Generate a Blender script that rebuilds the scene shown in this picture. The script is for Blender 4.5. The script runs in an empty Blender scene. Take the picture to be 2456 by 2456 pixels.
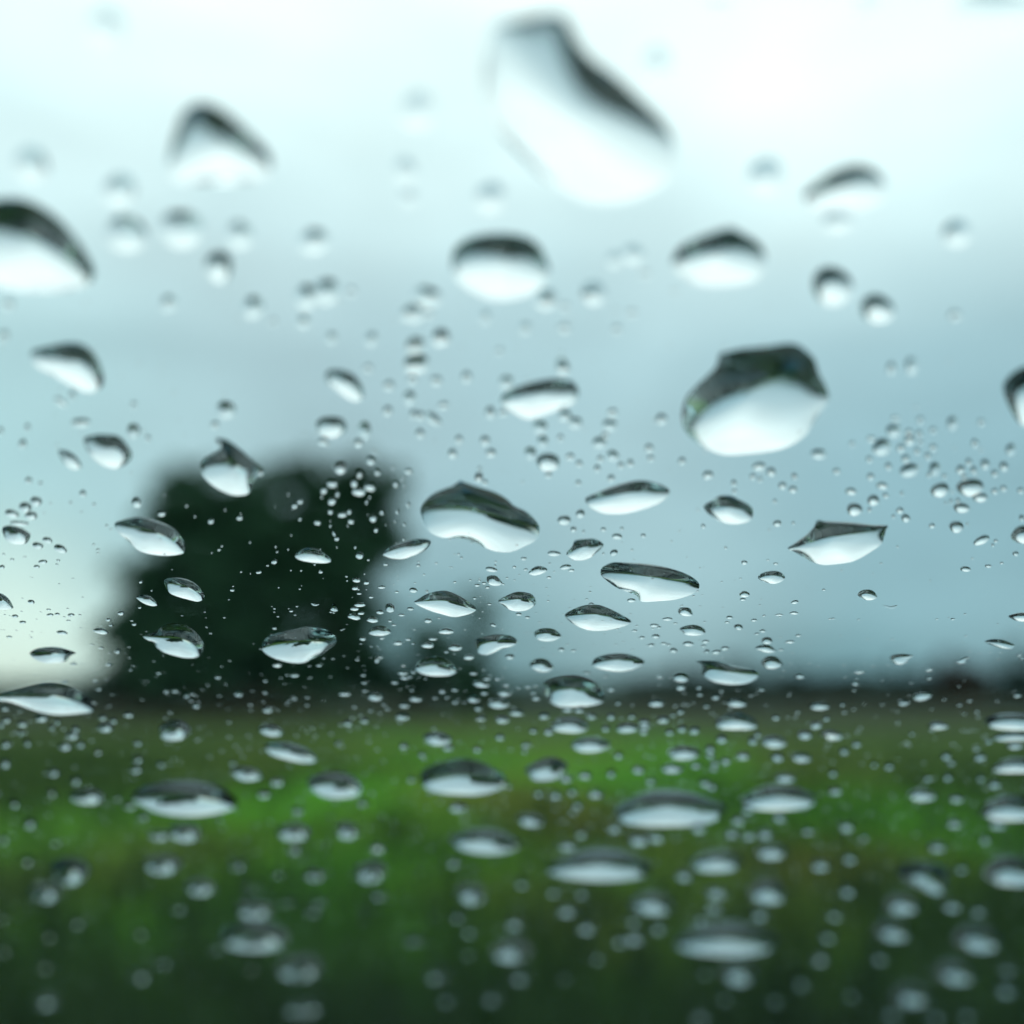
import bpy, math, random
import numpy as np
from mathutils import Vector, Matrix

# ------------------------------------------------------------------ colours of sky and growth
CLOUD = 1.46
RAMP = [(0.0, (.13, .24, .27)), (.075, (.30, .425, .47)), (.19, (.375, .495, .545)), (.306, (.46, .575, .62)),
        (.413, (.73, .825, .85)), (.50, (.93, .985, .985)), (.60, (1.04, 1.08, 1.08)), (.75, (1.04, 1.08, 1.10)), (1.0, (1.0, 1.07, 1.12))]
LOBES = [(0, 1560, .02, .16, (1.15, 1.06, .84), .85), (60, 1250, .05, .3, (.54, .73, .75), .6), (2400, 1300, .05, .35, (.27, .43, .50), .5),
         (600, 1020, .04, .26, (.41, .49, .53), .45), (1600, 1400, .03, .2, (.48, .59, .63), .4), (1880, 200, .02, .12, (1.08, 1.1, 1.1), .6)]
GRASS = ((.060, .27, .006), (.105, .36, .010))
OLIVE = (.13, .12, .012)
STUBBLE = (.024, .030, .014)
VERGE = ((.006, .028, .002), (.015, .055, .003))
SIDE = ((.042, .11, .005), (.072, .125, .007))
TREE = ((.012, .055, .026), (.034, .12, .052))
SHRUB = ((.03, .085, .055), (.06, .13, .08))
BROWN = ((.034, .028, .018), (.058, .044, .028))
HEDGE = ((.012, .042, .034), (.030, .064, .048))

# ------------------------------------------------------------------ camera, sky, sun, exposure
R = math.radians
scene = bpy.context.scene
COL = scene.collection
CAM = Vector((0.0, 0.0, 1.25))
PITCH = 9.6
HALF = 26.0
cam_data = bpy.data.cameras.new("camera")
cam_data.sensor_width = 36.0
cam_data.lens = 18.0 / math.tan(R(HALF))
cam_data.clip_start = 0.002
cam_data.clip_end = 6000.0
cam_data.dof.use_dof = True
cam_data.dof.focus_distance = 0.075
cam_data.dof.aperture_fstop = 12.2
cam = bpy.data.objects.new("camera", cam_data)
cam.location = CAM
cam.rotation_euler = (R(90.0 + PITCH), 0.0, 0.0)
COL.objects.link(cam)
scene.camera = cam

scene.view_settings.view_transform = 'Standard'
scene.view_settings.look = 'None'
scene.view_settings.exposure = 0.0
scene.view_settings.gamma = 1.0
scene.view_settings.use_curve_mapping = False
scene.render.engine = 'CYCLES'
cy = scene.cycles
cy.max_bounces = 14
cy.transmission_bounces = 14
cy.glossy_bounces = 8
cy.diffuse_bounces = 3
cy.transparent_max_bounces = 8
cy.caustics_refractive = True
cy.caustics_reflective = True
cy.blur_glossy = 0.0
cy.sample_clamp_indirect = 8.0
try:
    cy.use_denoising = True
    cy.denoiser = 'OPENIMAGEDENOISE'
except Exception:
    pass

SUN_EL, SUN_ROT = 76.0, 150.0
world = bpy.data.worlds.new("World")
scene.world = world
world.use_nodes = True
wt = world.node_tree
for n_ in list(wt.nodes):
    wt.nodes.remove(n_)
def wn(t, **k):
    n = wt.nodes.new(t)
    for a, b in k.items():
        setattr(n, a, b)
    return n
def wl(a, b):
    wt.links.new(a, b)
out = wn('ShaderNodeOutputWorld')
sky = wn('ShaderNodeTexSky', sky_type='NISHITA', sun_disc=False)
sky.sun_elevation = R(SUN_EL)
sky.sun_rotation = R(SUN_ROT)
bg_sky = wn('ShaderNodeBackground')
bg_sky.inputs['Strength'].default_value = 0.06
wl(sky.outputs[0], bg_sky.inputs['Color'])
tc = wn('ShaderNodeTexCoord')
sep = wn('ShaderNodeSeparateXYZ')
wl(tc.outputs['Generated'], sep.inputs[0])
# height of the cloud deck above the horizon, ruffled a little by the clouds themselves
mp = wn('ShaderNodeMapping')
mp.inputs['Scale'].default_value = (1.6, 1.6, 4.2)
wl(tc.outputs['Generated'], mp.inputs[0])
nz = wn('ShaderNodeTexNoise')
nz.inputs['Scale'].default_value = 1.7
nz.inputs['Detail'].default_value = 3.0
nz.inputs['Roughness'].default_value = 0.45
wl(mp.outputs[0], nz.inputs['Vector'])
ma = wn('ShaderNodeMath', operation='MULTIPLY_ADD')
ma.inputs[1].default_value = 0.20
wl(nz.outputs[0], ma.inputs[0])
sb = wn('ShaderNodeMath', operation='SUBTRACT')
wl(sep.outputs[2], sb.inputs[0])
sb.inputs[1].default_value = 0.10
wl(sb.outputs[0], ma.inputs[2])
ramp = wn('ShaderNodeValToRGB')
cr = ramp.color_ramp
while len(cr.elements) > 1:
    cr.elements.remove(cr.elements[-1])
cr.elements[0].position = RAMP[0][0]
cr.elements[0].color = (*RAMP[0][1], 1)
for p_, c_ in RAMP[1:]:
    e_ = cr.elements.new(p_)
    e_.color = (*c_, 1)
wl(ma.outputs[0], ramp.inputs[0])
# a bright, warm break low in the clouds to the left, and the paler sky above it
def lobe(direction, r0, r1):
    d = wn('ShaderNodeVectorMath', operation='DISTANCE')
    v = Vector(direction).normalized()
    d.inputs[1].default_value = v
    wl(tc.outputs['Generated'], d.inputs[0])
    m = wn('ShaderNodeMapRange', interpolation_type='SMOOTHSTEP')
    m.inputs['From Min'].default_value = r1
    m.inputs['From Max'].default_value = r0
    wl(d.outputs['Value'], m.inputs['Value'])
    return m.outputs[0]
def dirpx(x, y):
    az = math.atan((x - 1228) / 2518.0)
    el = R(PITCH) + math.atan((1228 - y) / 2518.0)
    return (math.sin(az) * math.cos(el), math.cos(az) * math.cos(el), math.sin(el))
cur = ramp.outputs[0]
for (x, y, r0, r1, colr, f) in LOBES:
    mx = wn('ShaderNodeMix', data_type='RGBA')
    fm = wn('ShaderNodeMath', operation='MULTIPLY')
    wl(lobe(dirpx(x, y), r0, r1), fm.inputs[0])
    fm.inputs[1].default_value = f
    wl(fm.outputs[0], mx.inputs['Factor'])
    wl(cur, mx.inputs['A'])
    mx.inputs['B'].default_value = (*colr, 1)
    cur = mx.outputs['Result']
# mottling of the overcast
mp2 = wn('ShaderNodeMapping')
mp2.inputs['Scale'].default_value = (2.6, 2.6, 7.0)
mp2.inputs['Location'].default_value = (1.3, .4, .7)
wl(tc.outputs['Generated'], mp2.inputs[0])
nz2 = wn('ShaderNodeTexNoise')
nz2.inputs['Scale'].default_value = 2.2
nz2.inputs['Detail'].default_value = 4.0
wl(mp2.outputs[0], nz2.inputs['Vector'])
mr2 = wn('ShaderNodeMapRange')
for k_, v_ in (('From Min', .3), ('From Max', .7), ('To Min', .91), ('To Max', 1.08)):
    mr2.inputs[k_].default_value = v_
wl(nz2.outputs[0], mr2.inputs['Value'])
vm2 = wn('ShaderNodeVectorMath', operation='SCALE')
wl(cur, vm2.inputs[0])
wl(mr2.outputs[0], vm2.inputs['Scale'])
cur = vm2.outputs[0]
bg_cl = wn('ShaderNodeBackground')
bg_cl.inputs['Strength'].default_value = CLOUD
wl(cur, bg_cl.inputs['Color'])
mxs = wn('ShaderNodeMixShader')
mxs.inputs[0].default_value = 0.93
wl(bg_sky.outputs[0], mxs.inputs[1])
wl(bg_cl.outputs[0], mxs.inputs[2])
wl(mxs.outputs[0], out.inputs['Surface'])

sun_data = bpy.data.lights.new("sun", 'SUN')
sun_data.energy = 0.9
sun_data.angle = R(60)
sun_data.color = (1.0, 0.96, 0.9)
sun = bpy.data.objects.new("sun", sun_data)
sd = Vector((math.sin(R(SUN_ROT)) * math.cos(R(SUN_EL)), math.cos(R(SUN_ROT)) * math.cos(R(SUN_EL)), math.sin(R(SUN_EL))))
sun.rotation_euler = sd.to_track_quat('Z', 'Y').to_euler()
COL.objects.link(sun)

# ------------------------------------------------------------------ helpers
def tag(o, label=None, cat=None, group=None, kind=None):
    if label: o['label'] = label
    if cat: o['category'] = cat
    if group: o['group'] = group
    if kind: o['kind'] = kind
    return o

def mesh_obj(name, verts, faces, mats=None, parent=None, smooth=False):
    me = bpy.data.meshes.new(name)
    me.from_pydata([tuple(v) for v in verts], [], [tuple(f) for f in faces])
    if mats:
        for m in (mats if isinstance(mats, (list, tuple)) else [mats]):
            me.materials.append(m)
    if smooth:
        me.polygons.foreach_set('use_smooth', [True] * len(me.polygons))
    me.update()
    o = bpy.data.objects.new(name, me)
    COL.objects.link(o)
    if parent is not None:
        o.parent = parent
    return o

def empty(name, loc=(0, 0, 0)):
    o = bpy.data.objects.new(name, None)
    o.empty_display_size = 0.2
    o.location = loc
    COL.objects.link(o)
    return o

def new_mat(name):
    m = bpy.data.materials.new(name)
    m.use_nodes = True
    return m, m.node_tree, m.node_tree.nodes['Principled BSDF']

def noise_mat(name, c1, c2, scale, rough=0.8, detail=4.0, bump=0.0, coord='Object', metallic=0.0, coat=0.0, stretch=(1, 1, 1)):
    m, t, b = new_mat(name)
    tcn = t.nodes.new('ShaderNodeTexCoord')
    mpn = t.nodes.new('ShaderNodeMapping')
    mpn.inputs['Scale'].default_value = stretch
    t.links.new(tcn.outputs[coord], mpn.inputs[0])
    n = t.nodes.new('ShaderNodeTexNoise')
    n.inputs['Scale'].default_value = scale
    n.inputs['Detail'].default_value = detail
    t.links.new(mpn.outputs[0], n.inputs['Vector'])
    r = t.nodes.new('ShaderNodeValToRGB')
    r.color_ramp.elements[0].position = 0.35
    r.color_ramp.elements[0].color = (*c1, 1)
    r.color_ramp.elements[1].position = 0.65
    r.color_ramp.elements[1].color = (*c2, 1)
    t.links.new(n.outputs[0], r.inputs[0])
    t.links.new(r.outputs[0], b.inputs['Base Color'])
    b.inputs['Roughness'].default_value = rough
    b.inputs['Metallic'].default_value = metallic
    b.inputs['Coat Weight'].default_value = coat
    if bump:
        bp = t.nodes.new('ShaderNodeBump')
        bp.inputs['Strength'].default_value = bump
        bp.inputs['Distance'].default_value = 0.002
        t.links.new(n.outputs[0], bp.inputs['Height'])
        t.links.new(bp.outputs[0], b.inputs['Normal'])
    return m

def glass_mat(name, ior, col=(1, 1, 1)):
    m = bpy.data.materials.new(name)
    m.use_nodes = True
    t = m.node_tree
    for n in list(t.nodes):
        t.nodes.remove(n)
    o = t.nodes.new('ShaderNodeOutputMaterial')
    g = t.nodes.new('ShaderNodeBsdfGlass')
    g.inputs['IOR'].default_value = ior
    g.inputs['Roughness'].default_value = 0.0
    g.inputs['Color'].default_value = (*col, 1)
    t.links.new(g.outputs[0], o.inputs[0])
    return m

# ------------------------------------------------------------------ the sloping windscreen: its frame of reference
TILT = R(30.0)
GN = Vector((0, math.sin(TILT), math.cos(TILT)))      # outward normal of the glass
GD = Vector((0, math.cos(TILT), -math.sin(TILT)))     # down the slope, away from the driver
GX = Vector((1, 0, 0))
D_IN = 0.042                                           # camera to inner face
THICK = 0.0045
D_OUT = D_IN + THICK
FPX = 1228.0 / math.tan(R(HALF))
cp, sp = math.cos(R(PITCH)), math.sin(R(PITCH))
FW = Vector((0, cp, sp))
UP = Vector((0, -sp, cp))

def on_glass(px, py):
    """where on the outer face the line of sight through a point of the 2456 px photograph lands (u, v)"""
    r = (FW + GX * ((px - 1228) / FPX) + UP * ((1228 - py) / FPX)).normalized()
    c = r.dot(GN)
    c = max(c, 0.05)
    p = r * (D_IN / c)
    tpar = (r - GN * c) / 1.5
    cc = math.sqrt(max(0.0, 1 - tpar.length_squared))
    p = p + (tpar + GN * cc) * (THICK / cc)
    return np.array((p.dot(GX), p.dot(GD)))

def glass_point(u, v, h=0.0):
    return CAM + GN * (D_OUT + h) + GX * u + GD * v
# ------------------------------------------------------------------ ground and field
def ground_material():
    m, t, b = new_mat('field_grass')
    N, L = t.nodes.new, t.links.new
    geo = N('ShaderNodeNewGeometry')
    sepn = N('ShaderNodeSeparateXYZ'); L(geo.outputs['Position'], sepn.inputs[0])
    def noise(scale, stretch, detail=4):
        mpn = N('ShaderNodeMapping'); mpn.inputs['Scale'].default_value = stretch
        L(geo.outputs['Position'], mpn.inputs[0])
        n = N('ShaderNodeTexNoise'); n.inputs['Scale'].default_value = scale; n.inputs['Detail'].default_value = detail
        L(mpn.outputs[0], n.inputs['Vector']); return n.outputs[0]
    def mix(fac, a, c):
        x = N('ShaderNodeMix'); x.data_type = 'RGBA'
        L(fac, x.inputs['Factor'])
        for s, v in (('A', a), ('B', c)):
            if isinstance(v, tuple): x.inputs[s].default_value = (*v, 1)
            else: L(v, x.inputs[s])
        return x.outputs['Result']
    def mr(src, a, c, smooth=True):
        x = N('ShaderNodeMapRange'); x.interpolation_type = 'SMOOTHSTEP' if smooth else 'LINEAR'
        x.inputs['From Min'].default_value = a; x.inputs['From Max'].default_value = c
        L(src, x.inputs['Value']); return x.outputs[0]
    fine = noise(5.0, (1, 1, 1), 6)
    mid = noise(0.22, (1, 0.6, 1), 3)
    big = noise(0.05, (1, 1, 1), 2)
    col = mix(mr(fine, .35, .65), *GRASS)
    col = mix(mr(mid, .40, .62), col, OLIVE)
    # far strip of stubble below the hedges, rough dark growth on the verge by the road
    yv = N('ShaderNodeMath'); yv.operation = 'MULTIPLY_ADD'
    L(mid, yv.inputs[0]); yv.inputs[1].default_value = 3.0; L(sepn.outputs[1], yv.inputs[2])
    vg = mix(mr(fine, .35, .65), *VERGE)
    col = mix(mr(yv.outputs[0], 9.5, 5.0), col, vg)
    # the field is mown thinner and browner away to either side
    xw = N('ShaderNodeMath'); xw.operation = 'MULTIPLY_ADD'
    L(big, xw.inputs[0]); xw.inputs[1].default_value = 6.0; L(sepn.outputs[0], xw.inputs[2])
    xa = N('ShaderNodeMath'); xa.operation = 'SUBTRACT'; L(xw.outputs[0], xa.inputs[0]); xa.inputs[1].default_value = 3.4
    xb = N('ShaderNodeMath'); xb.operation = 'ABSOLUTE'; L(xa.outputs[0], xb.inputs[0])
    xr = mr(xb.outputs[0], 2.6, 7.5)
    col = mix(xr, col, mix(mr(fine, .35, .65), *SIDE))
    yn = N('ShaderNodeMath'); yn.operation = 'MULTIPLY_ADD'
    L(big, yn.inputs[0]); yn.inputs[1].default_value = 14.0; L(sepn.outputs[1], yn.inputs[2])
    col = mix(mr(yn.outputs[0], 20, 52, False), col, STUBBLE)
    L(col, b.inputs['Base Color'])
    b.inputs['Roughness'].default_value = 0.95
    b.inputs['Specular IOR Level'].default_value = 0.15
    bp = N('ShaderNodeBump'); bp.inputs['Strength'].default_value = 0.6; bp.inputs['Distance'].default_value = 0.08
    L(fine, bp.inputs['Height']); L(bp.outputs[0], b.inputs['Normal'])
    return m
gs = 3000.0
gv, gf = [], []
xs = [-gs, -400, -120, -60, -30, -15, -8, -4, 0, 4, 8, 15, 30, 60, 120, 400, gs]
ys = [-gs, -300, -60, -15, 0, 3, 6, 10, 15, 22, 32, 45, 60, 80, 120, 200, 400, 900, gs]
hr = random.Random(5)
for yy in ys:
    for xx in xs:
        gv.append((xx, yy, 0.0 if yy < 6 or abs(xx) > 100 or yy > 150 else hr.uniform(-0.08, 0.08)))
for j in range(len(ys) - 1):
    for i in range(len(xs) - 1):
        a = j * len(xs) + i
        gf.append((a, a + 1, a + 1 + len(xs), a + len(xs)))
ground = mesh_obj('ground', gv, gf, ground_material(), smooth=True)
tag(ground, 'green field running to the horizon', kind='structure')

# the wet road the car stands on, with its kerbless gravel edge
asph = noise_mat('wet_asphalt', (.03, .032, .035), (.05, .05, .05), 60, rough=0.6, bump=0.3)
road = mesh_obj('road', [(-60, -3, .12), (60, -3, .12), (60, 2.6, .12), (-60, 2.6, .12),
                         (-60, -3.4, -.1), (60, -3.4, -.1), (60, 3.1, -.1), (-60, 3.1, -.1)],
                [(0, 1, 2, 3), (3, 2, 6, 7), (1, 0, 4, 5)], asph)
tag(road, kind='structure')

# grass of the verge and the near field: real blades
nrg = np.random.default_rng(11)
NB = 26000
yy = 3.2 + 22 * nrg.random(NB) ** 1.7
xx = (nrg.random(NB) - 0.5) * (6 + yy * 1.5)
hh = nrg.uniform(.07, .2, NB) * np.where(yy < 7, 1.9, 1.0)
aa = nrg.uniform(0, 6.283, NB)
ww = nrg.uniform(.006, .016, NB) * (1 + yy * .12)
lean = nrg.uniform(-.4, .4, (NB, 2)) * hh[:, None]
V = np.zeros((NB, 5, 3))
dx, dy = np.cos(aa) * ww, np.sin(aa) * ww
zb = -0.1
for k, (sx, fz) in enumerate(((-1, 0), (1, 0), (.6, .6), (-.6, .6), (0, 1))):
    V[:, k, 0] = xx + sx * dx + lean[:, 0] * fz ** 1.6
    V[:, k, 1] = yy + sx * dy + lean[:, 1] * fz ** 1.6
    V[:, k, 2] = zb + fz * (hh + .1)
idx = np.arange(NB)[:, None] * 5
F = np.concatenate([idx + np.array([0, 1, 2, 3])], 0).tolist() + (idx + np.array([3, 2, 4])).tolist()
blade = noise_mat('grass_blades', (.007, .028, .003), (.028, .075, .007), 0.8, rough=0.7)
gr = mesh_obj('grass', V.reshape(-1, 3), F, blade)
tag(gr, 'rough grass blades on the verge and near field', 'grass', kind='stuff')

# ------------------------------------------------------------------ trees
def leaf_mat(name, c1, c2, sc=0.9):
    m = noise_mat(name, c1, c2, sc, rough=0.75)
    return m
LEAF = leaf_mat('dark_leaves', *TREE)
LEAF2 = leaf_mat('shrub_leaves', *SHRUB)
LEAFB = leaf_mat('brown_leaves', *BROWN)
LEAFH = leaf_mat('hedge_leaves', *HEDGE)
BARK = noise_mat('bark', (.03, .024, .018), (.07, .055, .04), 12, rough=0.9, stretch=(1, 1, .2))

def limb(verts, faces, a, b, ra, rb, n=7):
    a, b = Vector(a), Vector(b)
    z = (b - a).normalized()
    x = z.orthogonal().normalized(); y = z.cross(x)
    s = len(verts)
    for p, r in ((a, ra), (b, rb)):
        for k in range(n):
            t = 2 * math.pi * k / n
            verts.append(p + x * (r * math.cos(t)) + y * (r * math.sin(t)))
    for k in range(n):
        faces.append((s + k, s + (k + 1) % n, s + n + (k + 1) % n, s + n + k))

def make_tree(name, loc, clumps, nleaf, leaf, mat, trunk_r, trunk_h, seed, label, cat='tree', group=None, inner=0.12):
    """clumps: (x, z, rx, rz) ellipsoids of foliage round the trunk, in metres from its foot"""
    r = np.random.default_rng(seed)
    root = empty(name, loc)
    tag(root, label, cat, group)
    tv, tf = [], []
    limb(tv, tf, (0, 0, -.2), (0.05, 0, trunk_h), trunk_r, trunk_r * .6)
    tot = sum(c[2] * c[2] * c[3] for c in clumps)
    vs = []
    for (cx, cz, rx, rz) in clumps:
        limb(tv, tf, (0.05, 0, trunk_h * .9), (cx * .8, r.uniform(-.3, .3) * rx, cz), trunk_r * .4, trunk_r * .1, 5)
        # sub-clumps give an uneven outline with gaps
        nsub = max(7, int(34 * rx * rz / 9) + 10)
        k_each = int(nleaf * (rx * rx * rz) / tot / nsub) + 1
        cyy = r.uniform(-.25, .25) * rx
        for q in range(nsub):
            d = r.normal(size=3); d /= np.linalg.norm(d)
            d *= r.uniform(inner, 0.95)
            c = np.array([cx + d[0] * rx, cyy + d[1] * rx, cz + d[2] * rz])
            sr = r.uniform(.22, .42) * min(rx, rz) + .1
            p = r.normal(size=(k_each, 3))
            p /= np.linalg.norm(p, axis=1)[:, None]
            p *= (r.random(k_each) ** .5)[:, None] * sr
            vs.append(c + p * (1, 1, .85))
    P = np.concatenate(vs)
    P = P[P[:, 2] > 0.02]
    n = len(P)
    u = r.normal(size=(n, 3)); u /= np.linalg.norm(u, axis=1)[:, None]
    w = np.cross(u, r.normal(size=(n, 3))); w /= np.linalg.norm(w, axis=1)[:, None]
    s = leaf * r.uniform(.6, 1.3, n)[:, None]
    Q = np.stack([P - u * s, P + w * s * .55, P + u * s, P - w * s * .55], 1).reshape(-1, 3)
    crown = mesh_obj('crown', Q, (np.arange(n)[:, None] * 4 + np.arange(4)).tolist(), mat, root)
    trunk = mesh_obj('trunk', tv, tf, BARK, root, smooth=True)
    return root

def at(px, dist):
    """foot of something standing on the ground `dist` metres ahead, seen at column px"""
    return (dist * (px - 1228) / FPX / math.cos(R(PITCH)) * 1.0, dist, 0.0)
def M(dpx, dist):
    return dpx / FPX * dist
def from_px(px0, dist, items):
    """foliage clumps given in photograph pixels (centre x, centre y, half-width, half-height)"""
    hz = 1228 + FPX * math.tan(R(PITCH))
    o = []
    for (x, y, a, b) in items:
        o.append((M(x - px0, dist), 1.25 + M(hz - y, dist), M(a, dist), M(b, dist)))
    return o
TD = 50.0
make_tree('broad_tree', at(470, TD), from_px(470, TD, [(440, 1230, 130, 110), (372, 1405, 98, 105), (325, 1480, 72, 105), (455, 1140, 62, 40), (520, 1340, 130, 150), (350, 1550, 90, 110), (510, 1190, 80, 60), (450, 1560, 130, 120), (570, 1500, 110, 150), (600, 1235, 100, 105), (610, 1300, 100, 110), (560, 1420, 110, 120), (380, 1630, 110, 80), (540, 1640, 120, 70)]),
          62000, 0.2, LEAF, .38, 3.2, 1, 'broad dark leafy tree, left one of the two in the tall clump')
make_tree('broad_tree', at(800, TD + 2), from_px(800, TD + 2, [(890, 1178, 96, 84), (820, 1170, 90, 80), (665, 1140, 75, 55), (740, 1150, 70, 60), (930, 1260, 62, 70), (730, 1240, 110, 110), (890, 1330, 100, 120), (800, 1350, 100, 120), (720, 1410, 130, 140), (630, 1400, 90, 130), (860, 1480, 95, 120), (650, 1560, 110, 110), (790, 1600, 120, 90), (900, 1600, 100, 80), (680, 1650, 120, 60), (640, 1300, 90, 100)]),
          64000, 0.2, LEAF, .42, 3.0, 2, 'broad dark leafy tree with a higher top, right one in the tall clump')
make_tree('slender_tree', at(1150, 60), from_px(1150, 60, [(1148, 1440, 50, 45), (1160, 1510, 62, 60), (1130, 1590, 75, 60)]),
          3600, 0.14, LEAF2, .10, 1.6, 3, 'thin pale green young tree right of the tall clump')
make_tree('shrub', at(1040, 54), from_px(1040, 54, [(1020, 1540, 80, 70), (1010, 1630, 120, 70), (1110, 1640, 100, 60), (1190, 1665, 60, 40)]),
          14000, 0.15, LEAF, .1, .7, 4, 'low dark shrub at the right foot of the tall clump', 'shrub')
make_tree('shrub', at(330, 49), from_px(330, 49, [(320, 1650, 70, 48), (385, 1670, 60, 40), (270, 1675, 50, 32)]),
          6000, 0.11, LEAFB, .08, .4, 5, 'low reddish brown shrub at the left foot of the tall clump', 'shrub')
make_tree('shrub', at(620, 47), from_px(620, 47, [(560, 1690, 90, 34), (690, 1690, 100, 32)]),
          6000, 0.11, LEAFB, .08, .4, 6, 'low brownish scrub under the middle of the tall clump', 'shrub')
# trees of the far hedge, right side
far = [(1540, 110, 60, 1665), (1660, 105, 75, 1640), (1775, 100, 90, 1622), (1905, 105, 80, 1650), (2030, 110, 80, 1655), (2150, 100, 85, 1632), (2265, 100, 85, 1610), (2350, 110, 60, 1650), (2440, 85, 90, 1590), (2540, 90, 100, 1600)]
FARL = ['first small tree from the left in the right-hand hedge', 'second tree from the left in the right-hand hedge', 'rounded dark tree, third from the left in the right-hand hedge',
        'fourth tree from the left in the right-hand hedge, lower than its neighbours', 'low tree in the middle of the right-hand hedge', 'bushy tree left of the brown gap in the right-hand hedge',
        'brownish taller tree beside the pale gap near the right edge', 'low bush in the pale gap near the right edge', 'tall dark tree closing the hedge at the right edge', 'dark tree at the very end of the right-hand hedge, beyond the frame']
for i, (px, ds, hw, top) in enumerate(far[:9]):
    top -= 62 - 8 * (i % 3)
    hgt = 1700 - top
    make_tree('hedge_tree', at(px, ds), from_px(px, ds, [(px - hw * .3, top + hgt * .45, hw * .55, hgt * .42), (px + hw * .35, top + hgt * .55, hw * .5, hgt * .38), (px, top + hgt * .8, hw, hgt * .4)]),
              9000, 0.24, LEAFB if i in (6,) else LEAFH, .15, 1.0, 20 + i, FARL[i], 'tree', 'trees of the far hedge on the right')
make_tree('hedge_tree', at(1330, 120), from_px(1330, 120, [(1330, 1668, 70, 30), (1420, 1670, 90, 30)]), 4500, .22, LEAFH, .15, 1.0, 40,
          'low far hedge tree just right of centre', 'tree')
for i, (px, top) in enumerate(((-20, 1640), (60, 1650), (140, 1645), (215, 1655))):
    make_tree('hedge_bush', at(px, 95), from_px(px, 95, [(px, top + 30, 50, 30), (px + 25, top + 40, 45, 24)]), 2500, .18, LEAFH, .12, .8, 50 + i,
              ['hedge bush at the left edge below the yellow glow', 'second bush from the left edge, lower, below the yellow glow', 'third bush from the left below the yellow glow', 'hedge bush nearest the reddish shrub'][i], 'bush', 'bushes of the far hedge on the left')
# the hedge bank itself
hv, hf = [], []
prof = np.random.default_rng(9)
xsr = np.arange(-140, 200, 1.6)
for x in xsr:
    h = 2.3 + .5 * math.sin(x * .11) + .4 * math.sin(x * .31 + 2) + prof.uniform(-.35, .35) + (.8 if x > 22 else 0)
    for (oy, oz) in ((-1.3, -.2), (-1.0, h * .6), (-.3, h), (.6, h * .95), (1.3, -.2)):
        hv.append((x + prof.uniform(-.3, .3), 112 + oy + prof.uniform(-.15, .15), oz + prof.uniform(-.12, .12)))
for i in range(len(xsr) - 1):
    for k in range(4):
        a = i * 5 + k
        hf.append((a, a + 5, a + 6, a + 1))
hb = mesh_obj('hedgerow', hv, hf, LEAFH)
tag(hb, 'long low hedgerow along the far side of the field', 'hedge')

# ------------------------------------------------------------------ the car the picture is taken from
car = empty('car', (0, 1.0, 0.12))
tag(car, 'car seen from inside through its wet sloping windscreen', 'car')
inv = Matrix.Translation(car.location).inverted()
def carpart(o):
    o.parent = car
    o.matrix_parent_inverse = inv
    return o
clear = glass_mat('windscreen_glass', 1.5, (0.87, 0.95, 0.945))
def slab(name, v0, v1, u0, u1, h0, h1, mat):
    vs = []
    for h in (h0, h1):
        for (u, v) in ((u0, v0), (u1, v0), (u1, v1), (u0, v1)):
            vs.append(CAM + GN * h + GX * u + GD * v)
    return mesh_obj(name, vs, [(3, 2, 1, 0), (4, 5, 6, 7), (1, 5, 4, 0), (2, 6, 5, 1), (3, 7, 6, 2), (0, 4, 7, 3)], mat)
def box(name, c, s, mat, bevel=.01):
    x, y, z = [q / 2 for q in s]
    vs = [Vector(c) + Vector((a * x, b * y, d * z)) for a in (-1, 1) for b in (-1, 1) for d in (-1, 1)]
    o = mesh_obj(name, vs, [(0, 1, 3, 2), (4, 6, 7, 5), (0, 4, 5, 1), (2, 3, 7, 6), (0, 2, 6, 4), (1, 5, 7, 3)], mat)
    bm = o.modifiers.new('bevel', 'BEVEL'); bm.width = bevel; bm.segments = 3
    return o
wsx0, wsx1 = -0.62, 0.70
ws = slab('windscreen', -0.33, 0.60, wsx0, wsx1, D_IN, D_OUT, clear)
carpart(ws)
paint = noise_mat('dark_teal_paint', (.006, .06, .10), (.008, .07, .12), 3, rough=0.6)
paint.node_tree.nodes['Principled BSDF'].inputs['Specular IOR Level'].default_value = 0.15
black = noise_mat('black_trim', (.002, .006, .006), (.003, .008, .008), 30, rough=0.9, bump=.1)
black.node_tree.nodes['Principled BSDF'].inputs['Specular IOR Level'].default_value = 0.12
lining = noise_mat('grey_roof_lining', (.04, .05, .055), (.06, .07, .075), 60, rough=0.95, bump=.1)
# bonnet: a crowned sheet
bv, bf = [], []
NX, NY = 13, 10
for j in range(NY + 1):
    t = j / NY
    y = .62 + 1.02 * t
    for i in range(NX + 1):
        s = i / NX * 2 - 1
        x = .04 + s * (.72 - .06 * t * t)
        z = .905 - .09 * t - .16 * t * t - .05 * s * s * (1 + t) - (0.05 if j == NY else 0)
        bv.append((x, y, z))
nb = len(bv)
bv += [(a, b, c - .02) for (a, b, c) in bv]
for j in range(NY):
    for i in range(NX):
        a = j * (NX + 1) + i
        bf.append((a, a + 1, a + NX + 2, a + NX + 1))
        bf.append((nb + a, nb + a + NX + 1, nb + a + NX + 2, nb + a + 1))
carpart(mesh_obj('bonnet', bv, bf, paint, smooth=True))
carpart(box('nose', (.04, 1.68, .42), (1.34, .22, .4), paint, .09))
carpart(box('wing', (-.70, 1.05, .48), (.14, 1.5, .4), paint, .05))
carpart(box('wing', (.78, 1.05, .48), (.14, 1.5, .4), paint, .05))
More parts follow.
